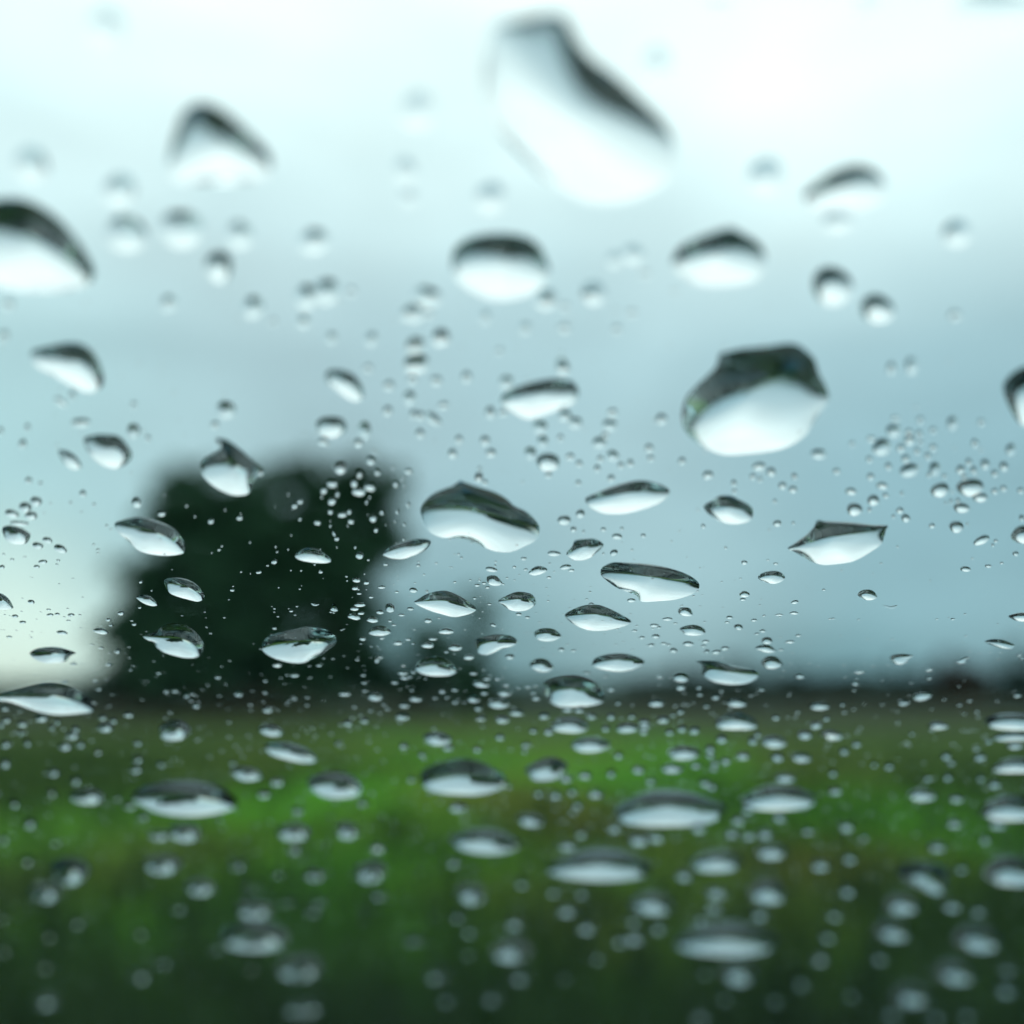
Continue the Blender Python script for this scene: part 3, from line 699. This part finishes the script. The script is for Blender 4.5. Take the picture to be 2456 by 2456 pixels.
# tile: x y width height [turn] of the whole drop, or (tiles F1, G and H) of its bright part
OVAL = '''
Z: 1570 540 74 76;1655 583 60 55;1445 333 66 72;1238 122 62 72;787 208 70 76;1880 18 190 85;1645 3 50 60;200 52 72 76;58 310 66 66;225 358 62 62;238 441 74 72;343 432 80 75 8;452 443 52 54;413 503 54 56;592 455 62 46;925 373 56 60;765 322 40 50;770 372 30 32;1805 440 50 50;1580 417 60 40;615 550 50 52;578 560 44 46;477 580 42 42;1120 553 50 44;1030 565 40 40;805 560 50 40;782 590 38 36;830 637 36 34;783 652 42 32;785 686 48 38;1355 2 50 24;318 572 30 28;700 640 24 26;1195 480 40 36;1160 490 30 28;1720 690 26 30;1060 690 24 26
E0: 750 1405 165 80;1235 1480 130 125;210 1600 72 78;255 1450 45 70;560 1210 55 130 -55;1240 1240 45 65;80 310 100 70;35 600 80 90;5 1480 50 60;1370 1550 50 50;670 1150 50 90
E1: 1445 1475 125 155;160 1285 165 170;60 1425 70 70;1065 1575 90 70;1390 1590 75 75;1670 1060 95 85;1660 1295 85 85;1860 1175 115 120;1895 700 140 110;1890 870 150 120;1140 620 95 100;880 470 125 110;1840 400 130 130;1225 1825 120 105;1505 1755 80 75;1400 1880 75 75;1565 1865 55 50;1855 1855 70 45;485 1865 60 60;1890 1000 85 75;1480 900 75 65;1900 1330 60 90;600 470 60 50;1320 190 70 70
E2: 825 1030 130 120;230 615 160 140;180 1015 95 85;150 1370 170 85 35;30 1340 80 80;30 1505 75 85;330 1690 80 85;390 1560 70 70;630 1570 85 80;685 1685 95 75;1140 1445 150 115;1165 1580 105 105;1050 1690 105 125;1370 1340 125 105;1465 1405 135 100;1785 1430 140 100;1690 1590 140 100;1815 1710 115 95;1700 1740 58 58;1670 1830 62 60;1420 1720 72 60;1505 1785 58 58;1220 1890 58 52;575 1905 75 85;800 1310 75 65;680 1310 85 105;245 1245 90 60;630 430 100 110;1000 530 110 100;1365 530 110 65;1205 285 130 110;1600 230 170 110;1370 330 90 55;1810 1310 80 70;1745 1520 65 55;1355 910 115 95;460 980 85 100;1330 1545 52 56;1890 1800 58 58;1850 540 75 60;765 740 60 50;105 400 100 60
E3: 335 1370 95 90;220 1640 75 70;45 1780 66 62;235 1735 56 56;525 1760 66 66;765 1890 105 70;1240 1810 125 72;1350 1860 90 75;1180 1905 56 50;1790 1695 145 85;1565 1900 48 48;60 390 90 50;185 25 100 50;460 190 60 40
E4: 725 1480 150 110;615 1630 175 150 -8;870 1565 95 85;865 1495 66 56;960 1510 56 56;790 1640 76 66;835 1740 72 72;940 1670 48 56;1040 1715 58 56;1090 1635 58 56;870 1845 180 115 -8;1105 1835 105 120;1345 1840 85 76;1420 1770 58 62;1465 1845 58 66;1570 1790 72 95;1745 1810 80 80;1660 1875 58 58;1810 1655 95 105;1475 1595 60 72;1270 1410 105 115;1375 1905 50 48;510 1905 72 56;500 1745 56 52;675 1810 56 62;195 1855 72 48;515 1555 76 46;1090 1475 56 48;970 1380 56 60;1535 1400 56 56;1290 410 100 80;740 1365 76 38;700 900 70 110;340 1600 46 46;970 1585 38 46;1050 1890 46 38;1195 1900 42 38
F0: 335 395 110 86 15;235 450 128 88 10;110 510 132 72 12;290 528 118 72;180 600 168 44 5;440 755 103 52 12;350 805 108 56 12;560 835 132 70 20;398 955 80 38;340 1000 62 32;20 1003 50 35;540 943 42 20;113 933 45 20;230 910 35 12;768 322 62 58;1268 405 98 92 35;1500 512 78 45;265 200 62 58;375 230 38 34;870 425 35 25;655 408 30 25;755 495 28 15;988 620 28 22;1030 655 32 16;867 795 30 16;908 843 38 18;908 875 28 14;675 1110 30 8;290 1328 68 40 10;1305 1142 38 26;1038 1202 22 14;1405 1221 22 16;1295 1378 34 22;1122 1430 62 46;1003 1492 50 35;1028 1540 42 28;1243 1534 44 30;140 1460 65 32;210 1515 62 28;450 1398 42 18;465 1447 65 28;530 1440 48 25;627 1388 26 10;658 1447 62 28;595 1467 25 12;635 1500 40 16;740 1447 30 14;575 1612 103 40 10;85 1650 55 20;935 1752 42 20;1088 1782 55 50;1005 1905 55 35;680 1900 60 26;945 1550 20 10;850 1725 40 12
F1: 1225 85 118 88;1400 145 68 68;1145 230 92 68;1070 292 72 62;1195 325 48 52;1145 390 82 72;1350 225 72 72;1495 262 112 74 20;1395 305 136 72;1735 235 52 52;1850 425 38 42;1465 400 34 34;1605 495 42 46;1750 490 34 38;1130 490 58 46;1240 518 92 46;1305 490 50 46;1320 580 62 46;1525 550 76 66;1553 660 46 42;1815 608 28 24;850 395 56 48;800 435 62 50;848 560 34 28;1010 590 66 48;290 548 62 42;25 578 68 44;1130 622 30 25;1160 690 62 30 60;1190 740 52 42;125 810 26 18;98 845 34 20;637 864 28 16;740 840 22 16;548 990 28 16;466 1052 54 28;1040 1050 42 24;985 982 22 14;1482 938 28 16;1643 978 50 30;220 1218 42 26;190 1307 16 10;1372 1124 82 46;1465 1148 62 36;1360 1198 66 40;1397 1250 44 20;1605 1190 68 30;1507 1282 46 22;1745 1234 40 20;1898 1218 76 48;1405 1352 110 44;1355 1392 80 36;1415 1432 62 30;1590 1420 78 40;1682 1502 42 22;1717 1540 40 22;1872 1390 60 30;1790 1448 54 26;1432 1668 58 38;1607 1664 46 22;1757 1708 88 40;1850 1674 50 24;1897 1712 30 18;1412 1716 24 12;767 1412 38 20;820 1368 24 16;612 1570 42 28;714 1622 30 18;970 1588 30 16;645 1908 80 34;1153 1852 22 18;1375 1862 26 18;1560 1870 40 46;1585 1840 40 26;1808 1918 40 22;1068 1848 22 18;1360 820 30 28;1037 838 16 12
F2: 1365 570 115 85;1515 510 80 75;1450 655 55 50;1545 675 28 24;1728 655 48 38;1855 720 95 50;1900 648 34 28;1825 870 75 55 -30;1270 878 125 48;990 926 56 30;902 1004 36 22;1008 1027 38 20;1377 1003 108 44 -8;1432 1035 58 26;1223 1100 44 24;690 1026 105 46 8;725 990 24 16;558 1172 46 26;622 1154 42 24;655 1193 42 22;582 1110 20 10;413 917 28 18;535 1293 38 22;672 1348 36 20;944 1440 54 30;1025 1470 48 24;708 1540 58 30 10;205 1476 26 18;103 1500 76 46;582 1474 18 14;148 1670 80 26;272 1790 40 22;482 1838 100 50;862 1834 92 48;1340 1768 56 38;1450 1778 42 24;1392 1722 30 12;1604 1232 26 14;1573 1302 28 14;1615 1346 46 26;12 990 40 26;570 180 72 66;630 218 52 46;1800 182 66 60;1495 225 48 46;580 95 38 38;1230 970 20 14;1728 880 26 20;1105 1430 16 10
F3: 55 1312 75 38;165 712 48 33;722 625 43 38;1408 600 78 56;1557 597 34 26;1102 962 60 36;1392 973 44 24;1322 940 26 14;693 1014 20 12;1068 1110 24 12;1838 1214 34 18;1088 1304 54 28;1570 1328 70 34 -8;1563 1430 80 28;1425 1447 78 20;965 1470 62 30;943 1515 44 22;1192 1496 56 28;1048 1560 80 52 10;1272 1596 54 30;1218 1622 38 22;1312 1685 105 66;1602 1638 46 26;1525 1697 82 28;1440 1770 44 22;1438 1655 30 10;390 1486 92 32;463 1525 36 16;268 1544 72 32;312 1562 36 22;86 1594 44 22;153 1657 54 28;282 1645 76 38;238 1726 60 34;355 1712 52 26;398 1724 42 22;445 1776 68 48;583 1714 106 46;743 1693 58 32;724 1735 42 24;842 1790 84 42 -8;922 1755 70 38;755 1785 48 38;1247 192 46 42;1455 250 82 60;1552 285 76 56;1567 165 48 46;1385 395 38 36;1005 225 46 56;1010 300 42 38;1895 1484 30 14;1260 1303 16 8;47 1436 20 10
F4: 1433 265 252 150 -5;1152 290 165 128 -12;1525 360 140 80;1352 455 142 88;1305 632 142 100;360 470 142 116 -15;535 385 118 92 10;328 303 110 60;617 250 102 60;835 550 82 72;782 480 72 52;1080 622 58 42;1540 755 162 72 -22;1670 762 44 26;1643 800 30 26;650 342 58 42;800 322 34 34;1660 300 58 52;1742 275 58 52;1900 295 58 52;1910 550 48 56;1855 880 54 42;1390 1023 100 48;1600 995 62 30;1724 967 36 20;607 968 26 14;1063 1127 20 12;163 1481 30 16;400 1490 26 14;1272 1486 38 22;1385 1438 22 14;1690 1530 16 10;1320 390 38 46;1257 395 34 38;1208 410 24 24;500 475 38 38;722 535 34 34;1888 1818 40 28;1910 1852 34 20;1520 1800 28 10
G0: 975 760 155 90;672 835 120 68;600 930 135 82;385 665 125 66;950 660 72 50;1540 415 48 36;1620 410 58 40;1730 455 54 46;1820 550 62 48;1190 635 88 44;60 685 88 44;45 575 68 44;205 720 88 52;480 760 58 44;50 915 98 68;250 900 76 68;745 915 86 60;40 1090 115 86;495 1180 115 68;700 1255 115 68;1275 900 76 50;1275 1055 105 68;1260 1150 115 68;1495 1100 76 60;700 775 72 50;600 320 58 34;880 320 48 20;915 395 48 30;1470 245 38 30;1210 215 28 26;10 735 58 44;910 985 66 50;1200 1490 130 50;1330 1590 96 66;480 1370 86 66;130 1470 96 76;265 1650 140 110;30 1800 106 76;510 1830 96 50;1470 1760 210 90;190 810 56 50;1085 1420 76 34;1050 690 58 44;530 700 48 50
G1: 640 175 85 38;800 265 80 40;730 262 30 24;672 290 24 18;527 318 40 28;88 285 50 38;280 440 75 50;548 590 88 48;800 485 38 30;1265 440 108 38;1435 265 44 28;1442 335 40 32;1450 410 46 26;1548 460 142 82;1725 330 60 40;1803 245 88 44;1815 290 70 38;1868 280 36 24;1900 235 44 32;1920 485 118 52;1808 178 34 24;1815 548 82 42;1800 650 118 64;1885 405 34 28;1295 712 68 54;1445 690 66 48;1505 595 38 22;1660 578 48 22;635 1265 138 82;1810 930 76 60;510 1380 135 76;1430 1460 96 70;830 1530 106 70;1200 905 56 44;800 1880 125 86;1560 1870 136 80;1880 1240 76 50;230 1090 66 40;1565 110 56 50;1600 100 36 26;1385 125 26 18;1025 175 48 26;100 1600 76 50
G2: 595 345 145 70 8;812 430 120 60;760 525 180 100;525 485 110 70;570 570 70 50;925 615 140 56;793 680 125 66;650 300 60 32;747 300 60 32;625 430 64 40;825 360 60 32;525 250 70 28;235 415 58 44;280 470 38 28;355 515 48 36;600 670 68 44;350 400 58 34;1030 378 58 26;1100 365 48 26;1078 430 44 30;1105 478 74 44;1180 645 108 56;1225 800 92 56;1505 590 84 50;1400 585 98 42;1575 240 60 32;1748 275 48 32;1800 398 70 44;1800 650 78 56;1865 525 48 36;1620 650 78 50;290 945 108 56;560 960 78 50;770 850 78 54;1010 920 86 50;1000 975 58 50;1385 1225 126 76;1800 1185 96 70;1560 1200 126 76;1660 1370 146 90;1290 1390 116 80;1440 1355 96 66;1490 1480 116 60;1130 1370 96 60;380 1500 170 96;1870 1020 78 64;1840 1690 146 96;1530 1740 126 96;1400 1860 186 86;50 1010 68 54;1450 1540 86 44;850 1300 68 46;1080 790 68 42;1750 770 68 50
G3: 515 280 165 100;513 378 95 54;318 280 70 36;835 470 75 44;690 445 48 32;682 380 48 36;288 525 140 66;512 605 62 44;1032 520 195 80;1262 400 48 32;1615 272 95 56;1800 550 175 80;1393 660 68 44;1765 730 110 66;1665 825 155 80;1900 820 175 80;1225 825 66 44;1180 885 90 64;1410 1030 135 92;1632 1035 195 96;1090 1020 136 80;892 870 112 70;785 960 96 66;785 1015 86 50;435 1140 205 90;120 1150 126 76;175 705 96 60;180 755 106 44;170 800 86 48;350 680 126 60;525 775 86 56;640 790 96 60;20 765 225 84;655 1110 96 56;830 1085 86 50;820 1135 86 50;930 1070 96 60;1480 1225 190 96;735 1275 106 66;800 1310 96 66;410 805 76 44;235 1260 96 60;1130 1530 126 66;1050 1620 146 90;1430 1590 146 90;680 1690 160 112;990 1740 136 96;1150 1760 136 90;1300 1740 170 110;130 1800 250 120;290 1780 190 90;1690 1720 116 66;1910 1350 58 64;60 650 58 40;750 555 48 30;440 640 48 26
G4: 405 235 95 36;365 342 60 34;1055 215 75 34 -10;1053 298 46 24;990 455 178 84 -8;812 525 92 44;890 815 44 26;1210 1025 96 64;1260 1085 76 50;1525 1035 116 64;1490 955 66 34;1850 925 155 68;1605 885 66 42;265 980 86 60;380 915 86 50;680 1120 86 60;160 1185 76 60;190 1350 116 70;1225 1220 86 66;1530 1230 76 56;1310 1420 145 72;290 1675 156 96;1290 1650 146 90;450 1780 96 56;1130 1870 186 90;1690 1660 176 90;1570 1800 116 80;1870 455 68 34;250 540 38 30;100 670 58 40;1040 1230 86 50;1660 1290 116 70;545 1100 58 50;1080 780 48 26
H0: 700 1000 170 100;450 1120 150 100;1290 1090 170 110;1650 870 165 90;250 430 145 90;30 1260 150 100;410 1400 165 110;400 1740 340 120;1280 1500 290 130;20 960 110 90;1500 1370 190 90
H1: 265 465 215 120;985 560 235 120;1570 310 165 86;800 330 145 110;640 540 145 96;1030 810 156 80;960 900 176 86;1580 740 186 100;380 1410 186 130;870 1800 480 130;70 1240 176 90;720 810 176 80;1880 1160 176 100
H2: 910 1010 250 110;490 1080 176 110;1400 890 250 120;1580 1050 260 116;980 640 176 80;1270 720 166 80;1530 730 176 76;350 440 166 110;380 940 176 110;180 1490 270 150;960 1500 290 130;480 1290 146 80;1680 1320 166 100;1880 1160 196 130;1380 1500 166 110;280 1700 250 140;700 1700 226 116;20 1160 146 90
H3: 550 560 215 120;850 720 270 120;1810 470 240 110;1250 920 215 126;700 970 186 80;310 1050 196 110;90 1140 270 126;930 1680 196 130;1810 1330 196 130;1640 1540 215 146;1390 1700 215 130;740 1460 166 96;700 1880 250 76;820 860 215 100;80 980 176 90
H4: 1270 845 240 116;1510 890 186 96;320 400 196 100;300 700 196 126;120 1120 196 116;60 1320 176 116;1780 1610 310 150;720 1830 250 130;1120 1860 226 110;1420 1840 250 130;340 1650 196 126;180 930 196 96;600 1330 186 96;1780 1440 186 76;1350 500 146 80
'''
def to_px(tile, x, y):
    ox, oy, s = TILES[tile]
    return ox + x / s, oy + y / s

def smooth_loop(pts, n):
    """closed Catmull-Rom through pts, resampled to n points by angle-free arc length"""
    pts = np.array(pts)
    m = len(pts)
    dense = []
    for i in range(m):
        p0, p1, p2, p3 = pts[i - 1], pts[i], pts[(i + 1) % m], pts[(i + 2) % m]
        for t in np.linspace(0, 1, 12, endpoint=False):
            a = 2 * p1 + (p2 - p0) * t + (2 * p0 - 5 * p1 + 4 * p2 - p3) * t * t + (3 * p1 - p0 - 3 * p2 + p3) * t ** 3
            dense.append(a * 0.5)
    dense = np.array(dense)
    seg = np.linalg.norm(np.roll(dense, -1, 0) - dense, axis=1)
    cum = np.concatenate([[0], np.cumsum(seg)])
    tgt = np.linspace(0, cum[-1], n, endpoint=False)
    loop = np.vstack([dense, dense[:1]])
    return np.stack([np.interp(tgt, cum, loop[:, k]) for k in (0, 1)], 1)

def drop_geometry(loop, theta, rings, sag=0.22, ridge=0.5):
    """a bead of water on a flat glass: flat foot, rounded dome. loop: (n,2) about its own centre"""
    n = len(loop)
    x, y = loop[:, 0], loop[:, 1]
    area = abs(0.5 * np.sum(x * np.roll(y, -1) - np.roll(x, -1) * y))
    rmin = np.linalg.norm(loop, axis=1).min()
    a = min(math.sqrt(area / math.pi), 1.35 * rmin)
    a = a / (1 + (a / 0.010) ** 2) ** 0.5                     # heavy drops flatten
    H = a * (1 - math.cos(theta)) / math.sin(theta)
    Rr = 1 / math.sin(theta)
    hang = sag * min(np.abs(y).max(), 1.3 * rmin)             # the crest sags down the slope
    spec = np.fft.fft(x + 1j * y)
    frq = np.fft.fftfreq(n, 1 / n)
    verts, faces = [], []
    ss = [math.sin(0.5 * math.pi * (1 - k / rings)) for k in range(rings)]
    for k, s in enumerate(ss):
        z = H * (math.sqrt(max(Rr * Rr - s * s, 0)) - Rr * math.cos(theta)) / (Rr * (1 - math.cos(theta)))
        z = (1 - ridge) * z + ridge * H * (1 - s ** 1.4)
        # rings towards the crest lose the corners of the outline (a loop of complex points, low-passed)
        damp = np.exp(-(np.maximum(np.abs(frq) - 1, 0) * 0.9 * (1 - s)) ** 1.0)
        zz = np.fft.ifft(spec * damp)
        pts = np.stack([zz.real, zz.imag], 1) * s
        for p in pts:
            verts.append((p[0], p[1] + hang * (1 - s * s), z))
    top = len(verts)
    verts.append((0, hang, H))
    for k in range(rings - 1):
        for i in range(n):
            j = (i + 1) % n
            faces.append((k * n + i, k * n + j, (k + 1) * n + j, (k + 1) * n + i))
    for i in range(n):
        faces.append(((rings - 1) * n + i, (rings - 1) * n + (i + 1) % n, top))
    nd = len(faces)
    base = len(verts)
    for p in loop:
        verts.append((p[0], p[1], 0.0))
    verts.append((0, 0, 0))
    for i in range(n):
        faces.append((base + (i + 1) % n, base + i, base + n))
    return verts, faces, nd

GAP = -0.000008                                                # the foot wets the glass: it sits a hair inside the pane
ROT = Matrix((GX, GD, GN)).transposed()                         # local x, y, z of a drop: across, down the slope, out
def make_drop(loop_uv, theta, rings, sag=0.24, ridge=0.5):
    c = loop_uv.mean(0)
    if True:
        x, y = loop_uv[:, 0], loop_uv[:, 1]
        cr_ = x * np.roll(y, -1) - np.roll(x, -1) * y
        A_ = cr_.sum() / 2
        c = np.array([((x + np.roll(x, -1)) * cr_).sum(), ((y + np.roll(y, -1)) * cr_).sum()]) / (6 * A_)
    l = loop_uv - c
    if 0.5 * np.sum(l[:, 0] * np.roll(l[:, 1], -1) - np.roll(l[:, 0], -1) * l[:, 1]) < 0:
        l = l[::-1]
    return c, drop_geometry(l, theta, rings, sag, ridge)

def add_drop(c, geo, mat):
    v, f, nd = geo
    me = bpy.data.meshes.new('raindrop')
    me.from_pydata(v, [], f)
    me.materials.append(mat)
    sm = np.zeros(len(f), dtype=bool)
    sm[:nd] = True
    me.polygons.foreach_set('use_smooth', sm)
    me.update()
    o = bpy.data.objects.new('raindrop', me)
    o.matrix_world = Matrix.Translation(glass_point(c[0], c[1], GAP)) @ ROT.to_4x4()
    COL.objects.link(o)
    return o

rng = random.Random(7)
drops = []          # dict: px centre, size, loop on glass, short, label
for line in OUTLINED.strip().splitlines():
    tile, pts, short, label = line.split('|')
    P = [to_px(tile, *map(float, p.split(','))) for p in pts.split()]
    Pm = np.mean(P, 0)
    uv = [on_glass(*p) for p in P]
    A = np.array(P)
    drops.append(dict(px=(A[:, 0].min() + A[:, 0].max()) / 2, py=(A[:, 1].min() + A[:, 1].max()) / 2,
                      w=np.ptp(A[:, 0]), h=np.ptp(A[:, 1]), uv=smooth_loop(uv, 56), short=short, label=label, poly=True))
for line in OVAL.strip().splitlines():
    tile, rest = line.split(':')
    for it in rest.split(';'):
        q = list(map(float, it.split()))
        ang = R(q[4]) if len(q) > 4 else 0.0
        x0, y0 = to_px(tile, q[0], q[1])
        s = TILES[tile][2]
        w, h = q[2] / s, q[3] / s
        if tile[0] == 'H' or (tile[0] == 'G' and tile != 'G9' and y0 > 1740):
            # the bright belly was measured: the whole drop reaches a little higher; the lens widened it too
            blur = 0.0009 * max(0, y0 - 1740) * 12
            w = max(6, (w - blur) * (0.74 if tile[0] == 'H' else 0.92))
            h = max(4, h - blur * 0.8)
            y0 -= 0.18 * h
            h *= 1.15
        # water lies round on the glass, so a narrow reading is opened up to what the slope allows
        pts = []
        p1 = 1 + rng.uniform(-.06, .06)
        ph = rng.uniform(0, 6.28)
        for k in range(14):
            t = 2 * math.pi * k / 14
            rj = 1 + 0.05 * math.sin(2 * t + ph) + 0.03 * math.sin(3 * t + 2 * ph)
            ex, ey = 0.5 * w * math.cos(t) * rj * p1, 0.5 * h * math.sin(t) * rj
            pts.append((x0 + ex * math.cos(ang) - ey * math.sin(ang), y0 + ex * math.sin(ang) + ey * math.cos(ang)))
        drops.append(dict(px=x0, py=y0, w=w, h=h, pts=pts, short='', label='', poly=False))

water = glass_mat('rain_water', 1.333)
drops.sort(key=lambda d: -(d['w'] * d['h']) - (1e6 if d['short'] else 0))
marks = [d for d in drops if d['short']]
LIMIT = 300
singles, rest = drops[:LIMIT], drops[LIMIT:]
def size_word(d):
    w = d['w']
    return 'large' if w > 120 else 'medium' if w > 60 else 'small' if w > 30 else 'tiny'
def shape_word(d):
    k = d['h'] / d['w']
    return 'roundish' if k > 0.8 else 'oval' if k > 0.5 else 'flat' if k > 0.33 else 'very flat'
def blur_word(d):
    return 'sharp' if 1150 < d['py'] < 1650 else 'slightly blurred' if 900 < d['py'] < 1850 else 'blurred'
def dir_word(dx, dy):
    a = math.degrees(math.atan2(-dy, dx)) % 360
    return ['right of', 'above and right of', 'above', 'above and left of', 'left of', 'below and left of', 'below', 'below and right of'][int((a + 22.5) // 45) % 8]
ORD = ['', 'second ', 'third ', 'fourth ', 'fifth ', 'sixth ', 'seventh ', 'eighth ', 'ninth ', 'tenth ', 'eleventh ', 'twelfth ']
buckets = {}
for d in singles:
    if d['label']:
        continue
    m = min(marks, key=lambda q: (q['px'] - d['px']) ** 2 + (1.4 * (q['py'] - d['py'])) ** 2)
    dx, dy = d['px'] - m['px'], d['py'] - m['py']
    key = (id(m), size_word(d), dir_word(dx, dy))
    buckets.setdefault(key, []).append((dx * dx + dy * dy, id(d), d, m))
for (mid, sw, dw), lst in buckets.items():
    lst.sort(key=lambda q: q[:2])
    for k, (_, _, d, m) in enumerate(lst):
        near = '' if len(lst) == 1 else ORD[k] + 'nearest '
        if len(lst) == 1:
            d['label'] = f"{sw} {blur_word(d)} {shape_word(d)} raindrop {dw} the {m['short']}"
            if len(d['label'].split()) > 16:
                d['label'] = f"{sw} {shape_word(d)} raindrop {dw} the {m['short']}"
        else:
            d['label'] = f"{ORD[k]}nearest {sw} raindrop {dw} the {m['short']}"
for d in singles:
    uv = d['uv'] if d['poly'] else smooth_loop([on_glass(*p) for p in d['pts']], 36)
    big = d['w'] > 60
    th = R(66 if d['poly'] else 62 if d['py'] > 1150 or d['w'] > 66 and d['py'] > 600 else 38) * rng.uniform(0.95, 1.05)
    low = d['py'] > 1500
    if low:
        th = R(57 if d['poly'] else 52) * rng.uniform(.97, 1.03)
        lo_ = uv[:, 1].max()                                    # seen this flat, the dome itself stands above the foot
        uv = np.stack([uv[:, 0], lo_ - (lo_ - uv[:, 1]) * (0.84 if d['py'] > 1690 else 0.92)], 1)
    c, geo = make_drop(uv, th, 22 if big else 14, (0.2 if d['py'] < 850 else 0.26 if big else 0.23) * rng.uniform(.9, 1.08) + 0, 0.55 if d['py'] > 850 else 0.7)
    o = add_drop(c, geo, water)
    tag(o, d['label'], 'raindrop', 'raindrops standing on the windscreen')
V, F, SM = [], [], []
for d in rest:
    uv = smooth_loop([on_glass(*p) for p in d['pts']], 20) if not d['poly'] else smooth_loop(d['uv'], 20)
    c, (v, f, nd) = make_drop(uv, R(60 if d['py'] < 1600 else 50) * rng.uniform(0.9, 1.1), 7)
    b = len(V)
    for p in v:
        V.append((c[0] + p[0], c[1] + p[1], p[2]))
    F.extend(tuple(i + b for i in q) for q in f)
    SM.extend([True] * nd + [False] * (len(f) - nd))
# the finest spatter, too small to measure one by one, thicker in the lower half and in the streaks of spray
nr = np.random.default_rng(3)
fine = []
while len(fine) < 1700:
    x, y = nr.uniform(-60, 2516), nr.uniform(700, 2500)
    dens = 0.10 + 0.75 * math.exp(-((y - 1700) / 260) ** 2) + 0.35 * (y > 1900) + 0.5 * math.exp(-((x - 900) / 180) ** 2 - ((y - 1250) / 200) ** 2) \
        + 0.5 * math.exp(-((x - 2250) / 160) ** 2 - ((y - 1120) / 120) ** 2)
    if y < 1560 and 1900 < x: dens *= 0.35
    if nr.uniform() < dens:
        fine.append((x, y))
for (x, y) in fine:
    c0 = on_glass(x, y)
    if y > 1900:
        r = nr.uniform(0.00010, 0.00022)
    else:
        r = nr.uniform(0.00004, 0.00011) * (1.6 if y > 1650 else 1.0)
    n = 10
    loop = np.array([(r * math.cos(2 * math.pi * k / n), r * math.sin(2 * math.pi * k / n)) for k in range(n)])
    v, f, nd = drop_geometry(loop, R(66), 5)
    b = len(V)
    for p in v:
        V.append((c0[0] + p[0], c0[1] + p[1], p[2]))
    F.extend(tuple(i + b for i in q) for q in f)
    SM.extend([True] * nd + [False] * (len(f) - nd))
sp_ = mesh_obj('fine_spatter', V, F, water)
sp_.data.polygons.foreach_set('use_smooth', SM)
sp_.matrix_world = Matrix.Translation(glass_point(0, 0, GAP)) @ ROT.to_4x4()
tag(sp_, 'fine spatter of tiny water beads scattered between the raindrops', 'water spatter', kind='stuff')
